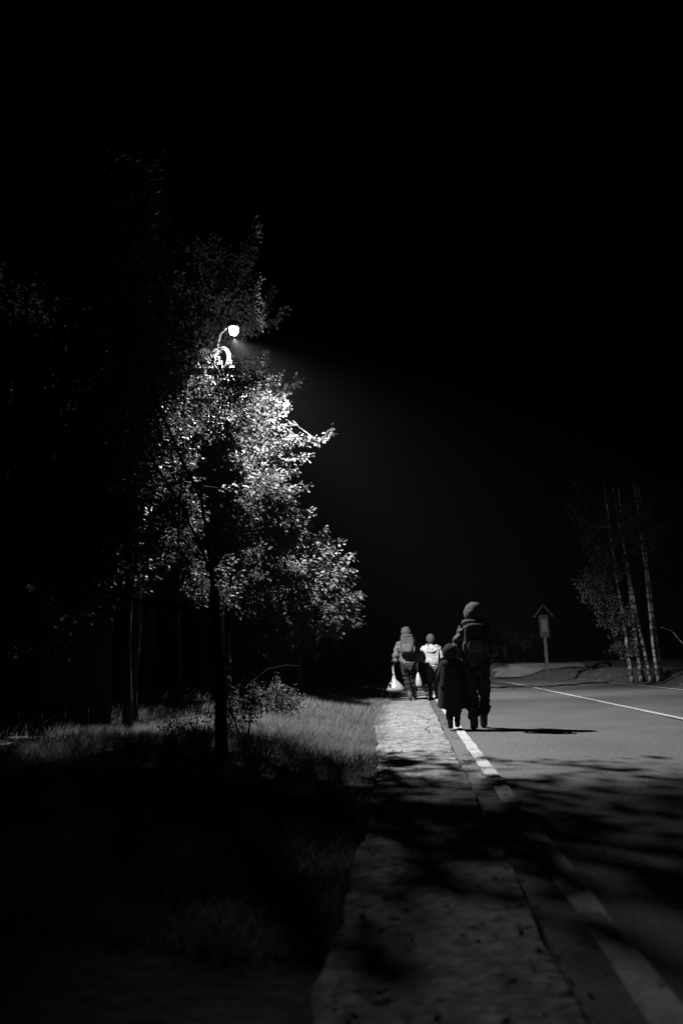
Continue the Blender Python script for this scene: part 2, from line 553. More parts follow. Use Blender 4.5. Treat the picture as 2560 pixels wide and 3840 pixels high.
def clear_of_lamp(p):
    d = p - LAMP
    if d.length < 0.6: return False
    if abs(d.x + .3) < .38 and -.85 < d.z < -.15 and abs(d.y) < 1.4 and p.y > 12.9: return False
    # the lamp looks out over the road through a gap the crown leaves open
    if d.x > -0.1 and d.y < 1.5 and d.z < 0.1 and d.z > -0.9 and d.length < 2.0: return False
    return True


# the tree behind the street lamp, tall, its lower crown lit from above
make_tree('roadside_tree', (-5.9, 17.6, .28), 'tall leafy tree behind the street lamp, its lower crown brightly lit', 'tree', 'trees along the left verge',
          [([(-5.9, 17.6, .2), (-5.6, 17.4, 3.5), (-4.9, 17.4, 7), (-4.5, 17.2, 10.8)], .15, .04)],
          [(-3.55, 17.1, 6.6, .75, .9, .6, 1.3), (-2.85, 17.0, 6.5, .40, .6, .5, .45), (-3.3, 17.1, 5.7, .85, 1.0, .6, 1.2), (-4.5, 17.2, 6.6, .9, 1.2, .9, .9),
           (-4.3, 17.2, 5.3, 1.0, 1.2, .9, 1.1), (-3.3, 17.1, 4.9, .75, .9, .5, .9), (-3.9, 17.2, 4.1, .85, 1.0, .7, .9), (-4.2, 17.3, 3.0, .7, 1.0, .6, .5),
           (-4.0, 17.0, 9.0, .9, 1.0, .8, .9), (-4.0, 17.2, 10.2, .75, .9, .7, .4), (-4.9, 17.4, 9.0, .9, 1.2, 1.4, .5), (-3.35, 17.0, 8.9, .4, .5, .3, .25), (-4.6, 17.2, 7.8, .6, .8, .5, .4),
           (-3.9, 14.3, 5.6, .6, .4, .5, .9), (-3.4, 14.25, 5.3, .35, .3, .45, .7), (-3.95, 14.3, 4.6, .6, .45, .6, .9), (-3.4, 14.2, 4.4, .4, .35, .5, .8), (-3.35, 14.2, 3.5, .45, .4, .55, .8), (-3.3, 14.2, 2.7, .45, .4, .5, .6), (-3.6, 14.4, 6.15, .4, .3, .2, .4),
           (-2.75, 15.8, 4.35, .45, .5, .4, .7), (-2.6, 16.0, 3.65, .45, .5, .45, .7), (-3.0, 16.0, 2.95, .5, .5, .4, .5)],
          1900, lsize=.10, spread=.11, per_m=60, slen=(.3, .65), keep=clear_of_lamp, leafm=M_LEAFT,
          tips=[((-3.5, 16.9, 9.7), (-3.39, 16.8, 10.65)), ((-3.3, 16.9, 10.2), (-3.07, 16.8, 11.2)), ((-3.3, 16.8, 9.2), (-3.0, 16.8, 9.75)),
                ((-2.98, 16.8, 8.9), (-2.69, 16.8, 9.5)), ((-2.85, 16.8, 8.55), (-2.45, 16.8, 8.98)), ((-3.3, 16.8, 8.6), (-2.9, 16.8, 8.7)),
                ((-2.95, 16.8, 7.1), (-2.99, 16.8, 7.9)), ((-2.6, 16.8, 5.9), (-2.16, 16.8, 5.95)), ((-2.16, 16.8, 5.8), (-1.75, 16.8, 5.88)), ((-1.75, 16.8, 5.8), (-1.42, 16.8, 6.08)),
                ((-2.8, 16.8, 5.4), (-2.0, 16.8, 5.46)), ((-2.8, 16.8, 4.8), (-2.01, 16.8, 4.78)), ((-2.7, 16.8, 6.9), (-2.18, 16.8, 7.25)), ((-2.9, 16.8, 6.9), (-2.5, 16.8, 7.35)),
                ((-2.8, 16.8, 6.4), (-2.46, 16.8, 6.53)), ((-2.7, 16.8, 5.1), (-2.3, 16.8, 5.15))])

# smaller multi-stemmed tree further along
make_tree('small_tree', (-2.8, 19.2, .22), 'bushy multi stemmed small tree leaning toward the pavement behind the walkers', 'tree', 'trees along the left verge',
          [([(-2.95, 19.1, .15), (-2.95, 19, 1.4), (-3.1, 19, 3.2)], .035, .018), ([(-2.85, 19.3, .15), (-2.8, 19.2, 1.5), (-2.6, 19.2, 3.6)], .04, .018),
           ([(-2.7, 19.0, .15), (-2.55, 19, 1.2), (-2.0, 19, 3)], .035, .015), ([(-2.6, 19.2, .15), (-2.6, 19.1, 1.4), (-1.8, 19.2, 2.6)], .03, .015),
           ([(-3.1, 19.3, .15), (-3.3, 19.3, 2.6)], .03, .015)],
          [(-2.7, 19, 3.4, .75, .9, .8, 1.2), (-1.95, 19, 3.0, .6, .9, .75, 1.1), (-1.8, 19.1, 2.2, .55, .8, .6, 1.0), (-2.5, 18.8, 2.1, .7, .9, .6, .9),
           (-3.5, 18.8, 2.6, .8, 1.0, .8, .7), (-3.4, 19, 3.8, .6, .9, .55, .8), (-3.9, 19, 3.2, .6, .8, .7, .6), (-3.3, 19, 1.6, .7, .7, .5, .4)],
          800, lsize=.105, spread=.11, per_m=62, slen=(.3, .6),
          tips=[((-2.3, 19, 3.6), (-1.88, 19, 4.25)), ((-1.8, 19, 3.3), (-1.2, 19, 3.55)), ((-1.9, 19, 3.4), (-1.5, 19, 3.85)), ((-3.0, 19, 3.9), (-2.7, 19, 4.5)),
                ((-1.6, 19, 2.4), (-1.12, 19, 2.6)), ((-1.7, 19, 1.9), (-1.18, 19, 1.95)), ((-2.5, 19, 1.5), (-2.2, 19, 1.15))])

make_tree('small_tree', (-4.2, 18.6, .3), 'leafy middle tree linking the lamp crown with the bushy small tree', 'tree', 'trees along the left verge',
          [([(-4.2, 18.6, .2), (-4.1, 18.5, 2.2), (-3.8, 18.4, 4.6)], .07, .02)],
          [(-3.45, 18.2, 4.3, .6, .8, .6, 1), (-3.0, 18.2, 3.6, .6, .8, .6, 1), (-3.9, 18.2, 3.4, .7, .8, .7, .8), (-3.3, 18.2, 2.6, .6, .8, .6, .8), (-2.7, 18.2, 3.2, .5, .7, .5, .7), (-3.1, 17.6, 4.5, .5, .5, .45, .8), (-2.6, 18.3, 4.1, .35, .5, .4, .4)],
          560, lsize=.105, spread=.12, per_m=60, slen=(.3, .6), tips=[((-2.9, 18.2, 4.4), (-2.6, 18.2, 4.75)), ((-2.6, 18.3, 4.2), (-2.15, 18.3, 4.6))])

# foreground dark tree
make_tree('foreground_tree', (-1.74, 7.44, .14), 'slim dark tree nearest the camera, trunk standing in the grass bank', 'tree', 'trees along the left verge',
          [([(-1.74, 7.44, .05), (-1.76, 7.44, 1.0), (-1.82, 7.44, 1.75)], .062, .04), ([(-1.82, 7.44, 1.7), (-1.95, 7.5, 2.6), (-2.4, 7.5, 3.6), (-2.8, 7.5, 5.4)], .020, .008), ([(-1.85, 7.44, 1.9), (-2.15, 7.4, 2.6), (-2.8, 7.4, 3.6), (-3.4, 7.4, 4.4)], .014, .007)],
          [(-3.0, 7.5, 5.0, .75, .9, 1.3, .8), (-3.4, 7.4, 3.7, 1.1, 1.0, 1.0, 1), (-3.1, 7.3, 2.6, .7, 1.0, .8, 1), (-3.9, 7.4, 2.0, 1.0, 1.0, .9, .6)],
          560, lsize=.07, spread=.10, per_m=65, slen=(.35, .7), leafm=M_LEAFD,
          tips=[((-2.6, 7.5, 5.6), (-2.50, 7.5, 6.4)), ((-2.7, 7.5, 5.0), (-2.48, 7.5, 5.55))])

# dark middle tree between the lamp and the camera: it throws the streaked shadow over the road
make_tree('overhanging_tree', (-4.0, 11.5, .25), 'dark tree between the foreground trunk and the lamp, throwing streaked shadow', 'tree', 'trees along the left verge',
          [([(-4.0, 11.5, .1), (-3.95, 11.4, 2.6), (-4.0, 11.4, 5.8)], .09, .03)],
          [(-3.9, 11.4, 5.4, .9, 1.2, 1.0, 1), (-4.4, 11.3, 4.2, 1.2, 1.2, .9, 1), (-4.3, 11.6, 6.8, 1.0, 1.2, 1.0, .8), (-4.6, 11.6, 2.9, 1.0, .9, .8, .6)],
          330, lsize=.08, spread=.11, per_m=60, slen=(.4, .8), leafm=M_LEAFD)

# tree right in front of the lamp pole, its boughs mottle the near pavement
make_tree('slender_tree', (-3.7, 12.9, .25), 'slender tree hiding the utility pole below the lamp', 'tree', 'trees along the left verge',
          [([(-3.7, 12.9, .1), (-3.75, 12.9, 2.6), (-3.6, 12.9, 6.0)], .05, .015)],
          [(-3.9, 12.9, 5.3, .4, .45, .5, .4), (-3.9, 12.9, 4.3, .5, .5, .6, .4), (-3.6, 12.9, 3.3, .5, .5, .6, .4), (-3.2, 12.8, 2.3, .5, .5, .5, .6), (-2.5, 12.2, 5.6, .45, .35, .25, .35),
           (-2.75, 12.6, 5.45, .30, .4, .28, .4), (-2.9, 12.3, 4.9, .4, .5, .3, .4), (-2.95, 12.3, 6.95, .42, .3, .35, .5), (-3.6, 12.3, 6.7, .5, .4, .6, .6), (-2.75, 12.3, 7.3, .3, .3, .35, .4)],
          330, lsize=.06, spread=.085, per_m=80, slen=(.25, .5), keep=clear_of_lamp, leafm=M_LEAFD,
          tips=[((-3.15, 13.3, 6.74), (-2.84, 13.3, 6.82)), ((-2.8, 13.2, 6.75), (-2.78, 13.2, 7.1)), ((-3.4, 13.8, 6.6), (-3.32, 13.8, 6.9)), ((-3.5, 13.4, 6.5), (-3.15, 13.4, 6.8)), ((-2.9, 12.8, 5.9), (-2.35, 12.9, 5.75)), ((-2.7, 12.7, 5.3), (-2.2, 12.8, 5.35)), ((-2.9, 12.5, 4.8), (-2.3, 12.5, 5.0)), ((-3.2, 12.6, 6.6), (-2.75, 12.4, 6.75)),
                ((-2.9, 12.6, 4.4), (-2.25, 12.6, 4.5)), ((-3.0, 12.6, 3.9), (-2.4, 12.5, 3.9)),
                ((-3.3, 12.9, 5.85), (-1.95, 12.9, 5.88)), ((-3.3, 12.75, 6.05), (-2.1, 12.7, 6.02)), ((-3.4, 12.6, 6.1), (-2.2, 12.55, 6.12)), ((-3.2, 12.8, 5.55), (-2.2, 12.8, 5.6)),
                ((-3.5, 12.5, 5.95), (-2.4, 12.5, 5.9)), ((-3.2, 12.95, 5.8), (-2.0, 12.92, 5.84)), ((-3.1, 12.8, 6.0), (-2.1, 12.72, 5.98)), ((-3.2, 12.6, 6.05), (-2.2, 12.58, 6.07)), ((-3.0, 12.82, 5.6), (-2.3, 12.8, 5.55)), ((-3.0, 12.4, 5.9), (-2.3, 12.4, 5.8)), ((-3.0, 12.3, 5.4), (-2.2, 12.2, 5.5)), ((-3.3, 12.9, 5.3), (-2.5, 12.9, 5.2))])

# shrubs
make_tree('verge_shrub', (-2.2, 12.5, .15), 'low leafy shrub with one bare arching twig on the grass bank', 'shrub', 'shrubs on the grass bank',
          [([(-2.2, 12.5, .1), (-2.25, 12.5, .5)], .015, .008), ([(-2.75, 12.5, .2), (-2.5, 12.5, .72), (-2.2, 12.5, .95), (-1.9, 12.5, 1.0), (-1.7, 12.5, .98)], .008, .005)],
          [(-2.25, 12.5, .55, .4, .35, .25, 1), (-1.95, 12.5, .4, .3, .3, .18, .7), (-2.5, 12.3, .35, .35, .3, .2, .6)], 90, lsize=.05, spread=.06, per_m=70, slen=(.15, .3), twig=.003)
make_tree('thicket_shrub', (-2.6, 8.8, .2), 'low small leaved thicket left of the foreground trunk', 'shrub', 'shrubs on the grass bank',
          [([(-2.3, 8.8, .1), (-2.25, 8.8, .4)], .012, .006)],
          [(-2.3, 8.8, .25, .35, .35, .2, 1), (-2.7, 9.0, .3, .3, .3, .2, .7), (-2.05, 8.9, .5, .15, .2, .2, .3)], 90, lsize=.035, spread=.06, per_m=80, slen=(.15, .3), twig=.003)
make_tree('trunk_shrub', (-1.95, 9.6, .2), 'spindly shrub right of the foreground trunk', 'shrub', 'shrubs on the grass bank',
          [([(-1.95, 9.6, .1), (-1.85, 9.6, .7)], .012, .006), ([(-2.0, 9.6, .1), (-2.25, 9.6, .9)], .012, .006)],
          [(-2.05, 9.6, .65, .3, .3, .4, 1)], 40, lsize=.05, spread=.07, per_m=45, slen=(.2, .35), twig=.003)

# slim trunk and trees at the left
for (x, y, lab, sd) in ((-3.64, 10.32, 'slim straight trunk in front of the plank fence', 0), ):
    make_tree('slim_tree', (x, y, .3), lab, 'tree', 'trees along the left verge', [([(x, y, .2), (x - .02, y, 2.4), (x - .1, y, 5.2)], .065, .03)],
              [(x - .3, y, 4.6, .9, .9, 1.3, 1), (x + .1, y - .2, 2.2, .25, .25, .2, .05)], 160, lsize=.08, spread=.1, per_m=50, leafm=M_LEAFD)

# background row of trees
bgt = [(-3.6, 26, 5.2, 1.5, 'tree behind the bushy small tree, only its dim crown edge showing'),
       (-5.8, 22, 8.5, 2.3, 'large dark tree rising behind the lit crowns'),
       (-7.5, 16, 9.5, 2.6, 'large dark tree deep in the wood at the left edge'),
       (-6.4, 11, 7.0, 2.0, 'dark tree behind the plank fence'),
       (-5.5, 33, 6.0, 2.2, 'dark tree by the bend, left of the road'),
       (-2.0, 58, 7.0, 3.4, 'black tree mass closing the road at the bend'),
       (6.5, 56, 7.0, 3.2, 'black tree beyond the bend, behind the walkers'),
       (14.5, 44, 8.0, 3.6, 'black tree at the far right beyond the birches')]
for (x, y, h, rr, lab) in bgt:
    z = ground_z(x, y)
    make_tree('background_tree', (x, y, z), lab, 'tree', 'dark trees of the wood', [([(x, y, z - .1), (x + .1, y, h * .5), (x, y, h * .9)], .16, .05)],
              [(x, y, h * .62, rr, rr, h * .25, 1), (x + rr * .3, y - .3, h * .4, rr * .8, rr * .8, h * .16, .5), (x - rr * .2, y, h * .85, rr * .6, rr * .6, h * .13, .5)],
              260, lsize=.16, spread=.2, per_m=40, slen=(.7, 1.3), leafm=M_LEAFK, barkm=M_TWIG, twig=.01)

# birches on the right verge
bx = [((6.98, 27.0), (-.05, .02), .062, 'leftmost white birch trunk of the clump by the far road edge'),
      ((7.34, 27.3), (-.02, .0), .07, 'tall second birch of the clump beyond the road'),
      ((7.62, 27.2), (-.1, .0), .06, 'third birch of the clump, crossing the next near its foot'),
      ((7.75, 26.8), (-.02, .0), .055, 'fourth birch, close beside the crossing one'),
      ((7.95, 27.1), (-.02, .0), .05, 'rightmost and thinnest birch of the clump')]
for i, ((x, y), ln, rr, lab) in enumerate(bx):
    x += .15
    z = .28
    make_tree('birch_tree', (x, y, z), lab, 'birch tree', 'birches beyond the road', [([(x, y, 0.1), (x + ln[0] * 3, y, 3), (x + ln[0] * 5, y, 5.2), (x + ln[0] * 6, y, 6.6)], rr, rr * .4)],
              [(x - (.9 if i == 0 else .1), y, 5.4, .9, .8, 1.2, 1)], 60, lsize=.07, spread=.1, per_m=35, leafm=M_LEAFD, barkm=M_BIRCH)
make_tree('young_birch', (6.9, 26.6, .1), 'bushy young tree left of the birch trunks', 'tree', 'birches beyond the road',
          [([(7.7, 27.6, .1), (7.1, 27.2, 2.2), (6.7, 27, 4.2)], .04, .015)],
          [(6.3, 27, 3.2, .65, .6, .75, 1), (6.6, 27, 4.0, .6, .6, .7, .6), (6.8, 27, 2.2, .55, .6, .6, .6), (7.0, 27, 1.2, .45, .5, .4, .3)], 170, lsize=.09, spread=.12, per_m=50, slen=(.35, .6))

# leaning bare sapling right of the birches
t = empty('leaning_sapling', (8.9, 24, .3), 'thin bare sapling bent over toward the birches from the right', 'sapling')
mb = MB(); mb.tube([Vector(p) - Vector((8.9, 24, .3)) for p in ((8.9, 24, .2), (8.3, 24, .75), (7.9, 24, 1.2), (7.6, 24, 1.62), (7.3, 24, 1.75))], [.02, .016, .012, .009, .005], 5)
mb.build('stem', M_BIRCH, t, True)

# ---------------------------------------------------------------- plank fence, left
fr = empty('plank_fence', (-4.6, 10.7, .3), 'tall plank fence in the dark beyond the left verge', 'fence')
FB = Vector((-4.6, 10.7, .3)); a0 = Vector((-7.4, 10.2, 0)); a1 = Vector((-3.95, 11.0, 0)); dv = (a1 - a0).normalized(); rotz = Matrix.Rotation(math.atan2(dv.y, dv.x), 3, 'Z')
n = int((a1 - a0).length / .15)
me = None
for k in range(n):
    p = a0 + dv * (.15 * k); h = 1.75 + R.uniform(-.03, .03)
    if me is None:
        mb = MB(); mb.box((0, 0, .875), (.146, .022, 1.75), rot=None)
        mb.v = [(x, y, z) for x, y, z in mb.v]; o = mb.build('plank', M_WOOD, fr); me = o.data
    else:
        o = bpy.data.objects.new('plank', me); COL.objects.link(o); o.parent = fr
    o.location = p + Vector((0, 0, .10 + R.uniform(-.02, .02))) - FB
    o.rotation_euler = (R.uniform(-.01, .01), R.uniform(-.012, .012), math.atan2(dv.y, dv.x) + R.uniform(-.04, .04))
for zz in (.55, 1.6):
    mb = MB(); mb.box(a0.lerp(a1, .48) + dv.cross(Vector((0, 0, 1))) * -.035 + Vector((0, 0, zz)) - FB, ((a1 - a0).length * .95, .04, .07), rot=rotz); mb.build('rail', M_WOOD, fr)
for k in (.01, .33, .66, .93):
    mb = MB(); mb.box(a0.lerp(a1, k) + dv.cross(Vector((0, 0, 1))) * -.11 + Vector((0, 0, 1.0)) - FB, (.09, .09, 1.8), rot=rotz); mb.build('post', M_WOOD, fr)

# ---------------------------------------------------------------- utility pole, street lamp, cable coil
PB = Vector((-3.53, 14.75, 0.25))
up_ = empty('utility_pole', PB, 'pale utility pole carrying crossarms and wires among the leaves below the lamp', 'utility pole')
mb = MB(); mb.lathe((0, 0, 0), [(.14, 0), (.12, 2.5), (.10, 5), (.085, 6.95), (.02, 7.0)], 12); mb.build('pole', M_POLE, up_, True)
for (zz, w) in ((6.80, .78), (6.50, .62)):
    mb = MB(); mb.box((-.02, -.13, zz - .25 + .25 - .25), (w, .05, .045), rot=Matrix.Rotation(.06, 3, 'Y')); mb.build('crossarm', M_METAL, up_)
    for k in (-.42, -.15, .18, .42):
        mb = MB(); mb.lathe((k * w - .02, -.13, zz - .225), [(.012, 0), (.012, .03), (.03, .04), (.018, .06), (.028, .075), (.02, .1), (.008, .11)], 8); mb.build('insulator', M_PORC, up_, True)
for k in range(6):
    mb = MB(); a = Vector((-.06 + .03 * k, -.15, 6.6)); b = Vector((-.40 + .05 * k, -.1, 7.1 - .03 * k))
    mb.tube(wob(a, b, 6, .03, .12), .005, 4); mb.build('drop_wire', M_METAL, up_, True)
mb = MB(); mb.box((.07, -.15, 6.55), (.05, .04, .42)); mb.build('bracket', M_METAL, up_)

cc = empty('cable_coil', (-3.36, 14.52, 6.92), 'pale ring of coiled spare cable hung beside the crossarm just under the lamp', 'cable coil')
for k in range(9):
    mb = MB(); rr = .170 + .016 * (k % 3); dy = .024 * (k // 3) - .024; P = []
    cx = -R.uniform(0, .03); cz = R.uniform(-.012, .012)
    for i in range(36):
        an = 2 * math.pi * i / 36; P.append((cx + (rr * .85 + cx * .3) * math.cos(an) + R.uniform(-.002, .002), dy - .08 * math.cos(an), cz + rr * 1.15 * math.sin(an)))
    mb.tube(P, .011, 5, closed=True); mb.build('cable_turn', M_CABLE, cc, True)

SL = empty('street_lamp', (-3.38, 14.2, 7.3), 'lit street lamp on a short arm above the leaves', 'street lamp')
SB = Vector((-3.38, 14.2, 7.3))
mb = MB(); mb.tube([Vector(p) - SB for p in ((-3.5, 14.72, 7.0), (-3.5, 14.7, 7.3), (-3.4, 14.5, 7.44), (-3.12, 14.12, 7.45))], .022, 8); mb.build('arm', M_ARM, SL, True)
mb = MB(); mb.lathe(LAMP + Vector((0, 0, .07)) - SB, [(.13, 0), (.15, .02), (.14, .07), (.09, .12), (.03, .15)], 20); mb.build('housing', M_ARM, SL, True)
m = bpy.data.materials.new('lamp_glow'); m.use_nodes = True; n_ = m.node_tree; n_.nodes.clear()
em = n_.nodes.new('ShaderNodeEmission'); em.inputs['Strength'].default_value = 10.0; ou = n_.nodes.new('ShaderNodeOutputMaterial'); n_.links.new(em.outputs[0], ou.inputs[0])
mb = MB(); mb.lathe(LAMP + Vector((0, 0, -.035)) - SB, [(.03, -.05), (.06, -.038), (.082, 0), (.092, .05), (.096, .10)], 20); mb.build('glass_bowl', m, SL, True)

ld = bpy.data.lights.new('street_lamp_light', 'POINT'); ld.energy = LAMP_W; ld.shadow_soft_size = .018
ld.use_nodes = True; n_ = ld.node_tree
emn = [x for x in n_.nodes if x.type == 'EMISSION'][0]
tcn = n_.nodes.new('ShaderNodeTexCoord'); sp = n_.nodes.new('ShaderNodeSeparateXYZ'); n_.links.new(tcn.outputs['Normal'], sp.inputs[0])


def lm(op, a, b=0.0, c=0.0):
    t_ = n_.nodes.new('ShaderNodeMath'); t_.operation = op
    for i, q in enumerate((a, b, c)):
        if isinstance(q, (int, float)): t_.inputs[i].default_value = q
        else: n_.links.new(q, t_.inputs[i])
    return t_.outputs[0]


dn = lm('MULTIPLY', sp.outputs[2], -1.0)                     # 1 straight down
bat = lm('DIVIDE', 1.0, lm('ADD', lm('MULTIPLY', dn, dn), 0.22))
mr = n_.nodes.new('ShaderNodeMapRange'); mr.interpolation_type = 'SMOOTHSTEP'
n_.links.new(dn, mr.inputs[0]); mr.inputs[1].default_value = -0.25; mr.inputs[2].default_value = 0.80; mr.inputs[3].default_value = 0.50; mr.inputs[4].default_value = 1.0


def ramp(x_, a, b, c, d):
    q = n_.nodes.new('ShaderNodeMapRange'); q.interpolation_type = 'SMOOTHSTEP'
    n_.links.new(x_, q.inputs[0])
    for i_, v_ in zip((1, 2, 3, 4), (a, b, c, d)): q.inputs[i_].default_value = v_
    return q.outputs[0]


# strength ramps by direction: throw along the road added, foreground shade put in
down = lm('MAXIMUM', dn, 0.02)
slope = lm('DIVIDE', lm('MULTIPLY', sp.outputs[1], -1.0), down)
near = lm('MULTIPLY', ramp(slope, 0.86, 1.12, 1.0, 0.10), ramp(slope, 1.45, 2.1, 1.0, 0.05))
side = lm('MULTIPLY', ramp(lm('DIVIDE', sp.outputs[0], down), 0.9, 3.0, 1.0, 0.04), ramp(lm('DIVIDE', sp.outputs[0], down), -0.5, 0.08, 0.18, 1.0))
xd = lm('DIVIDE', sp.outputs[0], down)
isnear = ramp(slope, 0.95, 1.2, 0.0, 1.0)
lawn = lm('SUBTRACT', 1.0, lm('MULTIPLY', isnear, ramp(xd, 0.24, 0.42, 0.88, 0.0)))
carr = lm('SUBTRACT', 1.0, lm('MULTIPLY', isnear, ramp(xd, 0.55, 0.8, 0.0, 0.75)))
near = lm('MULTIPLY', near, lm('MULTIPLY', lawn, carr))
azi = lm('DIVIDE', sp.outputs[0], lm('MAXIMUM', sp.outputs[1], 0.02))
throw = lm('MULTIPLY', ramp(slope, -2.6, -0.9, 1.0, 0.0), lm('MULTIPLY', ramp(azi, 0.08, 0.22, 0.0, 1.0), ramp(azi, 0.5, 0.75, 1.0, 0.0)))
mid = lm('MULTIPLY', ramp(slope, -1.15, -0.75, 1.0, 0.0), ramp(slope, -1.75, -1.3, 0.0, 1.0))
throw = lm('ADD', lm('ADD', 1.0, mid), lm('MULTIPLY', throw, 2.2))
tot = lm('MULTIPLY', lm('MULTIPLY', bat, lm('MULTIPLY', mr.outputs[0], mr.outputs[0])), lm('MULTIPLY', near, lm('MULTIPLY', side, throw)))
n_.links.new(tot, emn.inputs['Strength'])
lo = bpy.data.objects.new('lamp_light', ld); COL.objects.link(lo); lo.parent = SL; lo.location = LAMP + Vector((0, 0, -.16)) - SB

# ---------------------------------------------------------------- wayside shrine on a post
sb = Vector((4.35, 26, 0)); sx, sy = 8.05, 33.0
k = 33.0 / 26.0
M_SHR = mat('shrine_boards', .012, .9, var=.9, scale=5, spec=.05)
ws = empty('wayside_shrine', (5.5, 33.0, 0), 'dim wooden wayside shrine with a gabled roof on a post beyond the road', 'shrine')
ws.location = (5.46, 33, -0.1)
mb = MB(); mb.box((0, 0, .95), (.11, .11, 1.9)); mb.build('post', M_TWIG, ws)
mb = MB(); mb.box((0, 0, 2.33), (.36, .16, .88)); mb.build('body', M_SHR, ws)
mb = MB(); mb.box((0, -.085, 2.35), (.22, .02, .5)); mb.build('niche_frame', M_WOOD, ws)
for s in (-1, 1):
    mb = MB(); mb.box((s * .19, -.02, 2.93), (.62, .34, .035), rot=Matrix.Rotation(s * .9, 3, 'Y')); mb.build('roof_board', M_SHR, ws)


# ---------------------------------------------------------------- people
def bake_skin(name, joints, bones, m, parent, sub=2, disp=None, root=0, groups=None):
    """joints: list of (pos, rx, ry); grown with a Skin modifier, then baked and displaced in python"""
    me = bpy.data.meshes.new('tmp'); me.from_pydata([j[0] for j in joints], bones, [])
    ob = bpy.data.objects.new('tmp', me); COL.objects.link(ob)
    md = ob.modifiers.new('skin', 'SKIN'); md.use_smooth_shade = True
    sk = me.skin_vertices[0].data if len(me.skin_vertices) else None
    for i, j in enumerate(joints):
        sk[i].radius = (j[1], j[2]); sk[i].use_root = (i == root)
    sd = ob.modifiers.new('sub', 'SUBSURF'); sd.levels = sub; sd.render_levels = sub
    dg = bpy.context.evaluated_depsgraph_get()
    ev = ob.evaluated_get(dg); out = bpy.data.meshes.new_from_object(ev)
    bpy.data.objects.remove(ob)
    if disp:
        cos = [v.co.copy() for v in out.vertices]; nos = [v.normal.copy() for v in out.vertices]
        for v, c, nn in zip(out.vertices, cos, nos): v.co = c + nn * disp(c)
    out.materials.clear()
    return link_mesh(name, out, m, parent)


def folds(amp, sc=5.0, quilt=0.0, qf=14.0, seed=0.0):
    def g(c):
        v = noise.noise(Vector((c.x * sc + seed, c.y * sc, c.z * sc * 1.6))) + .5 * noise.noise(Vector((c.x * sc * 2.6, c.y * sc * 2.6 + seed, c.z * sc * 4)))
        q = -abs(math.sin(c.z * qf * math.pi)) ** .35 if quilt else 0
        return amp * v - quilt * (1 + q) * 1.0 if quilt else amp * v
    return g


def fingers(J, Bn, wi, wp, dirv, side, sc=1.0, curl=.5):
    """adds palm and five bent fingers after wrist index wi"""
    d = Vector(dirv).normalized(); s = Vector(side).normalized(); p = d.cross(s)
    palm = Vector(wp) + d * .055 * sc; pi = len(J); J.append((tuple(palm), .032 * sc, .018 * sc)); Bn.append((wi, pi))
    kn = palm + d * .035 * sc; ki = len(J); J.append((tuple(kn), .034 * sc, .014 * sc)); Bn.append((pi, ki))
    for q, L in zip((-1.5, -.5, .5, 1.5), (.062, .075, .078, .068)):
        a = kn + s * q * .018 * sc + d * .015; b = a + (d * (1 - curl * .3) + p * curl * .5) * L * .55 * sc; c = b + (d * (1 - curl) + p * curl) * L * .5 * sc
        ia = len(J); J += [(tuple(a), .009 * sc, .009 * sc), (tuple(b), .008 * sc, .008 * sc), (tuple(c), .006 * sc, .006 * sc)]; Bn += [(ki, ia), (ia, ia + 1), (ia + 1, ia + 2)]
    a = Vector(wp) + d * .03 * sc + s * .035 * sc; b = a + (d * .7 + s * .4 + p * .3) * .04 * sc
    ia = len(J); J += [(tuple(a), .011 * sc, .011 * sc), (tuple(b), .008 * sc, .008 * sc)]; Bn += [(pi, ia), (ia, ia + 1)]


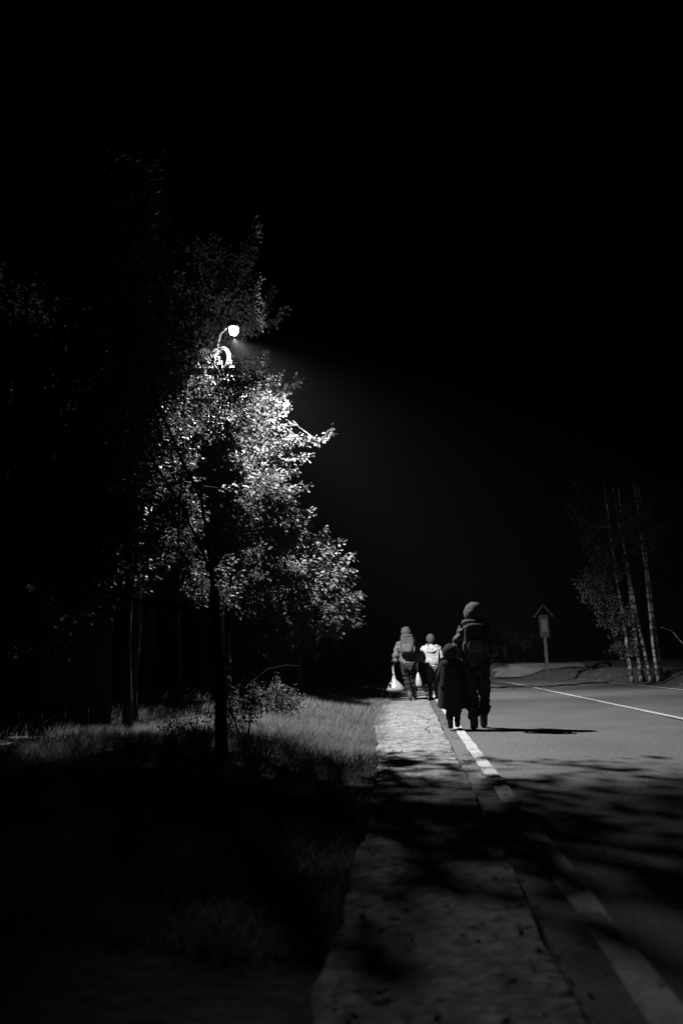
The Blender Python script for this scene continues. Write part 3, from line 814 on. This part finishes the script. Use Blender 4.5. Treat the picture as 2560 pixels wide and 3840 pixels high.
def person(name, loc, rz, label, pose, mats, extra):
    """pose: dict of joint positions in local metres (x right, y forward, z up)"""
    root = empty(name, loc, label, 'person', None, rz)
    P = pose; k = P.get('k', 1.0)
    J = [(P['pelvis'], .13 * k, .10 * k), (P['waist'], .125 * k, .09 * k), (P['chest'], .16 * k, .11 * k), (P['neck'], .055 * k, .055 * k),
         (P['jaw'], .065 * k, .075 * k), (P['head'], .082 * k, .095 * k), (P['crown'], .06 * k, .07 * k)]
    Bn = [(0, 1), (1, 2), (2, 3), (3, 4), (4, 5), (5, 6)]
    hd = Vector(P['head']); n0 = len(J)
    J += [(tuple(hd + Vector((0, .10 * k, -.02))), .014, .014)]; Bn += [(5, n0)]
    for s in (-1, 1):
        J.append((tuple(hd + Vector((s * .088 * k, 0, -.01))), .014, .012)); Bn.append((5, len(J) - 1))
    for s, nm in ((-1, 'l'), (1, 'r')):
        i = len(J); J += [(P['sh_' + nm], .055 * k, .055 * k), (P['el_' + nm], .042 * k, .042 * k), (P['wr_' + nm], .028 * k, .025 * k)]
        Bn += [(2, i), (i, i + 1), (i + 1, i + 2)]
        d = Vector(P['wr_' + nm]) - Vector(P['el_' + nm])
        fingers(J, Bn, i + 2, P['wr_' + nm], d, Vector((0, 1, 0)).cross(d) if abs(d.normalized().y) < .9 else (1, 0, 0), k, .8)
        i = len(J); J += [(P['hip_' + nm], .085 * k, .085 * k), (P['kn_' + nm], .055 * k, .055 * k), (P['an_' + nm], .038 * k, .038 * k), (P['toe_' + nm], .035 * k, .022 * k)]
        Bn += [(0, i), (i, i + 1), (i + 1, i + 2), (i + 2, i + 3)]
    bake_skin('body', J, Bn, M_SKIN, root, sub=1)
    # trousers
    t = P.get('trouser', 1.0)
    J = [(P['pelvis'], .165 * k, .14 * k)]; Bn = []
    for nm in 'lr':
        i = len(J); h = Vector(P['hip_' + nm]); kn = Vector(P['kn_' + nm]); an = Vector(P['an_' + nm])
        J += [(tuple(h), .105 * k * t, .11 * k * t), (tuple(h.lerp(kn, .5)), .095 * k * t, .10 * k * t), (tuple(kn), .08 * k * t, .085 * k * t),
              (tuple(kn.lerp(an, .5)), .078 * k * t, .082 * k * t), (tuple(an.lerp(kn, .12)), .07 * k * t, .072 * k * t)]
        Bn += [(0, i), (i, i + 1), (i + 1, i + 2), (i + 2, i + 3), (i + 3, i + 4)]
    bake_skin('trousers', J, Bn, mats['trousers'], root, 3, folds(.034, 9, seed=R.uniform(0, 30)))
    for nm in 'lr':
        an = Vector(P['an_' + nm]); to = Vector(P['toe_' + nm]); he = an + Vector((0, -.035, -.03)) * k
        he.z = to.z + .005 if an.z < .16 else he.z
        J = [(tuple(an.lerp(Vector(P['kn_' + nm]), .38)), .062 * k, .066 * k), (tuple(an + Vector((0, 0, .03))), .064 * k, .07 * k), (tuple(an + Vector((0, 0, -.01))), .062 * k, .07 * k), (tuple(he + Vector((0, .02, 0))), .055 * k, .05 * k), (tuple(he.lerp(to, .55) + Vector((0, 0, .015))), .058 * k, .05 * k), (tuple(to), .055 * k, .042 * k)]
        bake_skin('boot', J, [(0, 1), (1, 2), (2, 3), (3, 4), (4, 5)], M_BOOT, root, 2)
    # jacket
    g = P.get('jacket', 1.0); hem = P['hem']
    J = [(P['waist'], .19 * k * g, .155 * k * g), (hem, P.get('hemr', .2) * k * g, P.get('hemr', .2) * .85 * k * g), (P['chest'], .20 * k * g, .16 * k * g),
         (tuple(Vector(P['chest']).lerp(Vector(P['neck']), .6)), .15 * k * g, .13 * k * g), (tuple(Vector(P['neck']) + Vector((0, 0, .03))), .085 * k, .085 * k)]
    Bn = [(0, 1), (0, 2), (2, 3), (3, 4)]
    if 'hem2' in P: J.append((P['hem2'], P['hem2r'][0], P['hem2r'][1])); Bn.append((1, 5))
    for nm in 'lr':
        i = len(J); s_ = Vector(P['sh_' + nm]); e_ = Vector(P['el_' + nm]); w_ = Vector(P['wr_' + nm])
        J += [(tuple(s_), .085 * k * g, .085 * k * g), (tuple(s_.lerp(e_, .5)), .08 * k * g, .08 * k * g), (tuple(e_), .072 * k * g, .072 * k * g), (tuple(e_.lerp(w_, .5)), .064 * k * g, .064 * k * g), (tuple(w_), .052 * k * g, .052 * k * g)]
        Bn += [(2, i), (i, i + 1), (i + 1, i + 2), (i + 2, i + 3), (i + 3, i + 4)]
    bake_skin('jacket', J, Bn, mats['jacket'], root, 3, folds(P.get('fold', .022), P.get('fsc', 5), P.get('quilt', 0), P.get('qf', 14), R.uniform(0, 30)))
    extra(root, P)
    return root


def headgear(root, name, c, r, m, tilt=0.0, amp=.012, squash=1.0, opening=True):
    """hood or knit cap: a shell round the head, open to the front (+y)"""
    mb = MB(); vs = []; nu, nv = 24, 14; fs = []
    ro = Matrix.Rotation(tilt, 3, 'X')
    for j in range(nv + 1):
        th = math.pi * j / nv * .98
        for i in range(nu):
            ph = 2 * math.pi * i / nu
            d = Vector((math.sin(th) * math.cos(ph), -math.cos(th), math.sin(th) * math.sin(ph)))   # pole at the back
            if opening and d.y > .55: d = Vector((d.x * .9, .55 + (d.y - .55) * -.6, d.z * .9))
            p = Vector((d.x * r[0], d.y * r[1], d.z * r[2]))
            p += d * amp * (noise.noise(p * 14 + Vector((r[0] * 99, 0, 0))) + .6 * math.sin(p.z * 70 + 6 * noise.noise(p * 6)))
            vs.append(Vector(c) + ro @ p)
    for j in range(nv):
        for i in range(nu): fs.append((j * nu + i, j * nu + (i + 1) % nu, (j + 1) * nu + (i + 1) % nu, (j + 1) * nu + i))
    mb.add(vs, fs); return mb.build(name, m, root, True)


def rbox(name, c, d, m, parent, rot=None, pw=4.0, amp=.006, n=12, seed=0, prof=None):
    """soft rounded box (superellipsoid) with cloth unevenness"""
    mb = MB(); vs = []; fs = []; nu = n * 2
    def sp(v, e): return math.copysign(abs(v) ** e, v)
    e = 2.0 / pw
    for j in range(n + 1):
        th = -math.pi / 2 + math.pi * j / n
        for i in range(nu):
            ph = 2 * math.pi * i / nu
            p = Vector((sp(math.cos(th), e) * sp(math.cos(ph), e) * d[0] / 2, sp(math.cos(th), e) * sp(math.sin(ph), e) * d[1] / 2, sp(math.sin(th), e) * d[2] / 2))
            if prof: s = prof(p.z / d[2] + .5); p.x *= s; p.y *= s
            p += p.normalized() * amp * noise.noise(p * 12 + Vector((seed, 0, 0))) * 2
            if rot: p = rot @ p
            vs.append(Vector(c) + p)
    for j in range(n):
        for i in range(nu): fs.append((j * nu + i, j * nu + (i + 1) % nu, (j + 1) * nu + (i + 1) % nu, (j + 1) * nu + i))
    mb.add(vs, fs); return mb.build(name, m, parent, True)


def backpack(name, loc, rz, d, m, label, tilt=0.0, m2=None, sh=.17):
    root = empty(name, loc, label, 'backpack', None, rz); rt = Matrix.Rotation(tilt, 3, 'X'); m2 = m2 or m
    rbox('main_bag', (0, 0, 0), d, m, root, rt, 4.5, .012, 14, 1)
    rbox('front_pocket', rt @ Vector((0, -d[1] * .5, -d[2] * .18)), (d[0] * .74, d[1] * .4, d[2] * .45), m2, root, rt, 4, .008, 10, 2)
    rbox('lid', rt @ Vector((0, -.01, d[2] * .47)), (d[0] * .92, d[1] * 1.05, d[2] * .2), m, root, rt, 3, .01, 8, 3)
    for s in (-1, 1):
        rbox('side_pocket', rt @ Vector((s * d[0] * .5, 0, -d[2] * .22)), (d[0] * .2, d[1] * .7, d[2] * .35), m2, root, rt, 3, .006, 8, 4)
        mb = MB(); P = [rt @ Vector((s * d[0] * .3, d[1] * .4, d[2] * .38)), Vector((s * sh * .7, d[1] * .5 + .10, d[2] * .42 + .03)), Vector((s * sh, d[1] * .5 + .24, d[2] * .2)), Vector((s * sh * 1.02, d[1] * .5 + .25, -d[2] * .1)), rt @ Vector((s * d[0] * .42, d[1] * .45, -d[2] * .38))]
        mb.tube(P, .018, 6); mb.build('shoulder_strap', m2, root, True)
    mb = MB(); mb.tube([rt @ Vector(p) for p in ((-.03, d[1] * .4, d[2] * .5), (-.02, d[1] * .4, d[2] * .57), (.02, d[1] * .4, d[2] * .57), (.03, d[1] * .4, d[2] * .5))], .007, 5); mb.build('grab_loop', m2, root, True)
    return root


def plastic_bag(name, hand, w, h, label, d=.16, neck=.22, sw=0.0):
    """carrier bag hanging from a hand: bulging sack gathered to a twisted neck"""
    root = empty(name, hand, label, 'plastic bag', 'carrier bags')
    n, nu = 18, 28; vs = []; fs = []; mb = MB()
    for j in range(n + 1):
        t = j / n; z = -t * (h + neck)
        q = t * (h + neck)
        if q < neck: s = .10 + .16 * (q / neck) ** 2
        else:
            a = (q - neck) / h; s = .26 + .74 * math.sin(min(1, a * 1.25) * math.pi / 2) ** .9
            if a > .86: s *= math.sqrt(max(0.0, 1 - ((a - .86) / .14) ** 2 * .9))
        for i in range(nu):
            ph = 2 * math.pi * i / nu
            pl = 1 + .10 * math.sin(ph * 9 + t * 3) * (1 - t) + .08 * noise.noise(Vector((math.cos(ph) * 2, math.sin(ph) * 2, t * 5 + w * 9)))
            vs.append((math.cos(ph) * w / 2 * s * pl + sw * t, math.sin(ph) * d / 2 * s * pl, z))
    for j in range(n):
        for i in range(nu): fs.append((j * nu + i, j * nu + (i + 1) % nu, (j + 1) * nu + (i + 1) % nu, (j + 1) * nu + i))
    fs.append(tuple(n * nu + i for i in range(nu)))
    mb.add(vs, fs); mb.build('sack', M_BAG, root, True)
    for s in (-1, 1):
        mb = MB(); mb.tube([(s * .006, -.012, -.03), (s * .014, -.012, .015), (0, 0, .035), (s * .014, .014, .015), (s * .006, .012, -.03)], .006, 5); mb.build('handle', M_BAG, root, True)
    return root


def cloth(name, v, rough=.9, var=.3, spec=.05, bump=.004, bscale=60):
    return mat(name, v, rough, var=var, scale=9, bump=bump, bscale=bscale, spec=spec)


M_JA = cloth('dark_padded_nylon', .026, .7, spec=.12); M_TA = cloth('dark_trousers_cloth', .02)
M_JB = cloth('grey_jacket_cloth', .042, var=.6); M_TB = cloth('charcoal_trousers_cloth', .014); M_PB = cloth('grey_rucksack_cloth', .024, var=.6)
M_JC = cloth('white_fleece', .13, .9, .7, bump=.03, bscale=28); M_TC = cloth('black_trousers_cloth', .03); M_HC = cloth('grey_knit', .022)
M_CH = cloth('black_wool_coat', .018); M_HA = cloth('grey_hood_cloth', .045, var=.5); M_PA = cloth('dark_rucksack_cloth', .018, var=.5)
M_HAIR = mat('dark_hair', .02, .6)


# A: tall adult, hooded, padded jacket
def exA(root, P):
    headgear(root, 'hood', (.02, .07, 1.675), (.15, .165, .17), M_HA, .15, .010)
    mb = MB(); P1 = [(.135 * math.cos(a) * 1.05, .03 + .12 * math.sin(a), 1.53 + .015 * math.sin(2 * a)) for a in np.linspace(0, 2 * math.pi, 20)[:-1]]
    mb.tube(P1, .042, 8, closed=True); mb.build('scarf', M_HA, root, True)


AX, AY = .97, 12.0
person('person', (AX, AY, 0.0), 0.03, 'tall adult seen from behind in hooded dark padded jacket, small backpack on', dict(
    pelvis=(0, 0, .93), waist=(0, 0, 1.1), chest=(0, .03, 1.33), neck=(0, .05, 1.49), jaw=(0, .09, 1.58), head=(0, .10, 1.66), crown=(0, .10, 1.74),
    sh_l=(-.20, .02, 1.42), el_l=(-.285, -.02, 1.12), wr_l=(-.20, .20, 1.02), sh_r=(.20, .02, 1.42), el_r=(.30, -.02, 1.13), wr_r=(.21, .20, 1.0),
    hip_l=(-.095, 0, .88), kn_l=(-.10, .0, .48), an_l=(-.085, -.05, .10), toe_l=(-.09, .10, .035),
    hip_r=(.09, 0, .88), kn_r=(.10, .10, .50), an_r=(.085, .25, .10), toe_r=(.10, .40, .035),
    hem=(0, 0, .90), hemr=.205, jacket=1.14, trouser=1.14, quilt=.02, qf=8, fold=.03, fsc=7), dict(trousers=M_TA, jacket=M_JA), exA)
backpack('backpack', (AX - .02, AY - .28, 1.27), 0.03, (.30, .15, .42), M_PA, 'small dark backpack with a paler pocket on the tall adult', 0.08, cloth('pale_pocket_cloth', .045), .17)


# child beside A
def exC(root, P):
    headgear(root, 'hood', (0, .02, 1.10), (.115, .12, .125), M_CH, .2, .008)
    mb = MB(); pr = []
    nu = 28; vs = []; fs = []; L = 9
    for j in range(L + 1):
        t = j / L; z = .90 - .58 * t
        for i in range(nu):
            ph = 2 * math.pi * i / nu; rr = .165 + .085 * t + .018 * math.sin(ph * 5 + 1) * t
            vs.append((math.cos(ph) * rr * 1.0 + .02 * t, math.sin(ph) * rr * .8, z + .03 * math.sin(ph) * t))
    for j in range(L):
        for i in range(nu): fs.append((j * nu + i, j * nu + (i + 1) % nu, (j + 1) * nu + (i + 1) % nu, (j + 1) * nu + i))
    mb.add(vs, fs); mb.build('coat_skirt', M_CH, root, True)


CX, CY = .60, 12.0
person('person', (CX, CY, 0.016), 0.0, 'child in a long dark hooded coat walking close beside the tall adult', dict(k=.72,
    pelvis=(0, 0, .62), waist=(0, 0, .74), chest=(0, .01, .88), neck=(0, .02, .98), jaw=(0, .05, 1.03), head=(0, .05, 1.09), crown=(0, .05, 1.15),
    sh_l=(-.125, 0, .94), el_l=(-.17, -.01, .75), wr_l=(-.15, .06, .60), sh_r=(.125, 0, .94), el_r=(.17, .02, .76), wr_r=(.15, .12, .66),
    hip_l=(-.06, 0, .58), kn_l=(-.06, -.01, .33), an_l=(-.055, -.08, .085), toe_l=(-.055, .03, .03),
    hip_r=(.06, 0, .58), kn_r=(.06, .06, .34), an_r=(.055, .12, .075), toe_r=(.06, .22, .03),
    hem=(0, 0, .62), hemr=.24, jacket=1.05, trouser=1.05, fold=.012), dict(trousers=M_TA, jacket=M_CH), exC)


# B: adult with big backpack and carrier bags
def exB(root, P): headgear(root, 'hood', (0, .10, 1.69), (.13, .14, .16), M_HC, .3, .012)


BX, BY = -.06, 20.5
person('person', (BX, BY, 0.034), -0.05, 'adult bent under a large grey rucksack, with carrier bags', dict(
    pelvis=(0, 0, .93), waist=(0, .04, 1.1), chest=(0, .09, 1.33), neck=(0, .13, 1.48), jaw=(0, .15, 1.58), head=(0, .14, 1.68), crown=(0, .14, 1.76),
    sh_l=(-.21, .07, 1.41), el_l=(-.285, .0, 1.14), wr_l=(-.34, .02, .90), sh_r=(.21, .07, 1.41), el_r=(.27, .05, 1.14), wr_r=(.24, .1, .90),
    hip_l=(-.09, 0, .88), kn_l=(-.03, .08, .50), an_l=(.03, -.02, .10), toe_l=(.05, .13, .035),
    hip_r=(.09, 0, .88), kn_r=(.12, .16, .52), an_r=(.14, .34, .13), toe_r=(.15, .48, .05),
    hem=(0, 0, .88), hemr=.2, jacket=1.08, trouser=.98, fold=.04, fsc=6), dict(trousers=M_TB, jacket=M_JB), exB)
backpack('backpack', (BX + .02, BY - .22, 1.40), -0.05, (.34, .22, .48), M_PB, 'large grey rucksack on the adult walking on the pavement', -0.12, M_JB, .19)
plastic_bag('plastic_bag', (BX - .36, BY + .02, .80), .46, .28, 'full white plastic carrier bag in the left hand of the rucksack carrier', .30, .26, .03)
plastic_bag('plastic_bag', (BX + .25, BY + .05, .80), .17, .34, 'narrow pale carrier bag in the right hand of the rucksack carrier', .14, .10, .02)


# C: person in white fleece
def exD(root, P):
    headgear(root, 'knit_cap', (0, .05, 1.545), (.115, .125, .135), M_HC, 0, .006, opening=False)
    mb = MB(); P1 = [(.17 * math.cos(a), -.0 + .15 * math.sin(a), 1.33 - .10 * math.cos(a - math.pi / 2 * 3) - .02) for a in np.linspace(0, 2 * math.pi, 24)[:-1]]
    mb.tube(P1, .03, 8, closed=True); mb.build('draped_collar', M_JC, root, True)


DX, DY = .58, 21.4
person('person', (DX, DY, 0.02), 0.0, 'person in short white fleecy jacket and grey knit cap, between child and rucksack carrier', dict(k=.95,
    pelvis=(0, 0, .88), waist=(0, 0, 1.02), chest=(0, .02, 1.23), neck=(0, .04, 1.38), jaw=(0, .07, 1.46), head=(0, .07, 1.53), crown=(0, .07, 1.60),
    sh_l=(-.20, .02, 1.31), el_l=(-.27, .02, 1.05), wr_l=(-.20, .2, .98), sh_r=(.20, .02, 1.31), el_r=(.27, .02, 1.06), wr_r=(.2, .2, 1.0),
    hip_l=(-.09, 0, .83), kn_l=(-.08, .08, .47), an_l=(-.07, -.03, .1), toe_l=(-.07, .12, .035),
    hip_r=(.09, 0, .83), kn_r=(.1, .1, .48), an_r=(.1, .2, .1), toe_r=(.11, .35, .035),
    hem=(0, 0, .90), hemr=.19, jacket=1.1, trouser=.95, quilt=.018, qf=8, fold=.02), dict(trousers=M_TC, jacket=M_JC), exD)

# ---------------------------------------------------------------- night mist
hz = MB(); hz.box((0, 47, 6), (60, 130, 16))
hm = bpy.data.materials.new('mist'); hm.use_nodes = True; n_ = hm.node_tree; n_.nodes.clear()
pv = n_.nodes.new('ShaderNodeVolumePrincipled'); pv.inputs['Color'].default_value = (.9, .9, .9, 1); pv.inputs['Density'].default_value = .00012; pv.inputs['Anisotropy'].default_value = .3
ou = n_.nodes.new('ShaderNodeOutputMaterial'); n_.links.new(pv.outputs[0], ou.inputs['Volume'])
USE_HAZE = True
if USE_HAZE: tag(hz.build('haze', hm), 'thin night mist glowing around the lamp', kind='stuff')
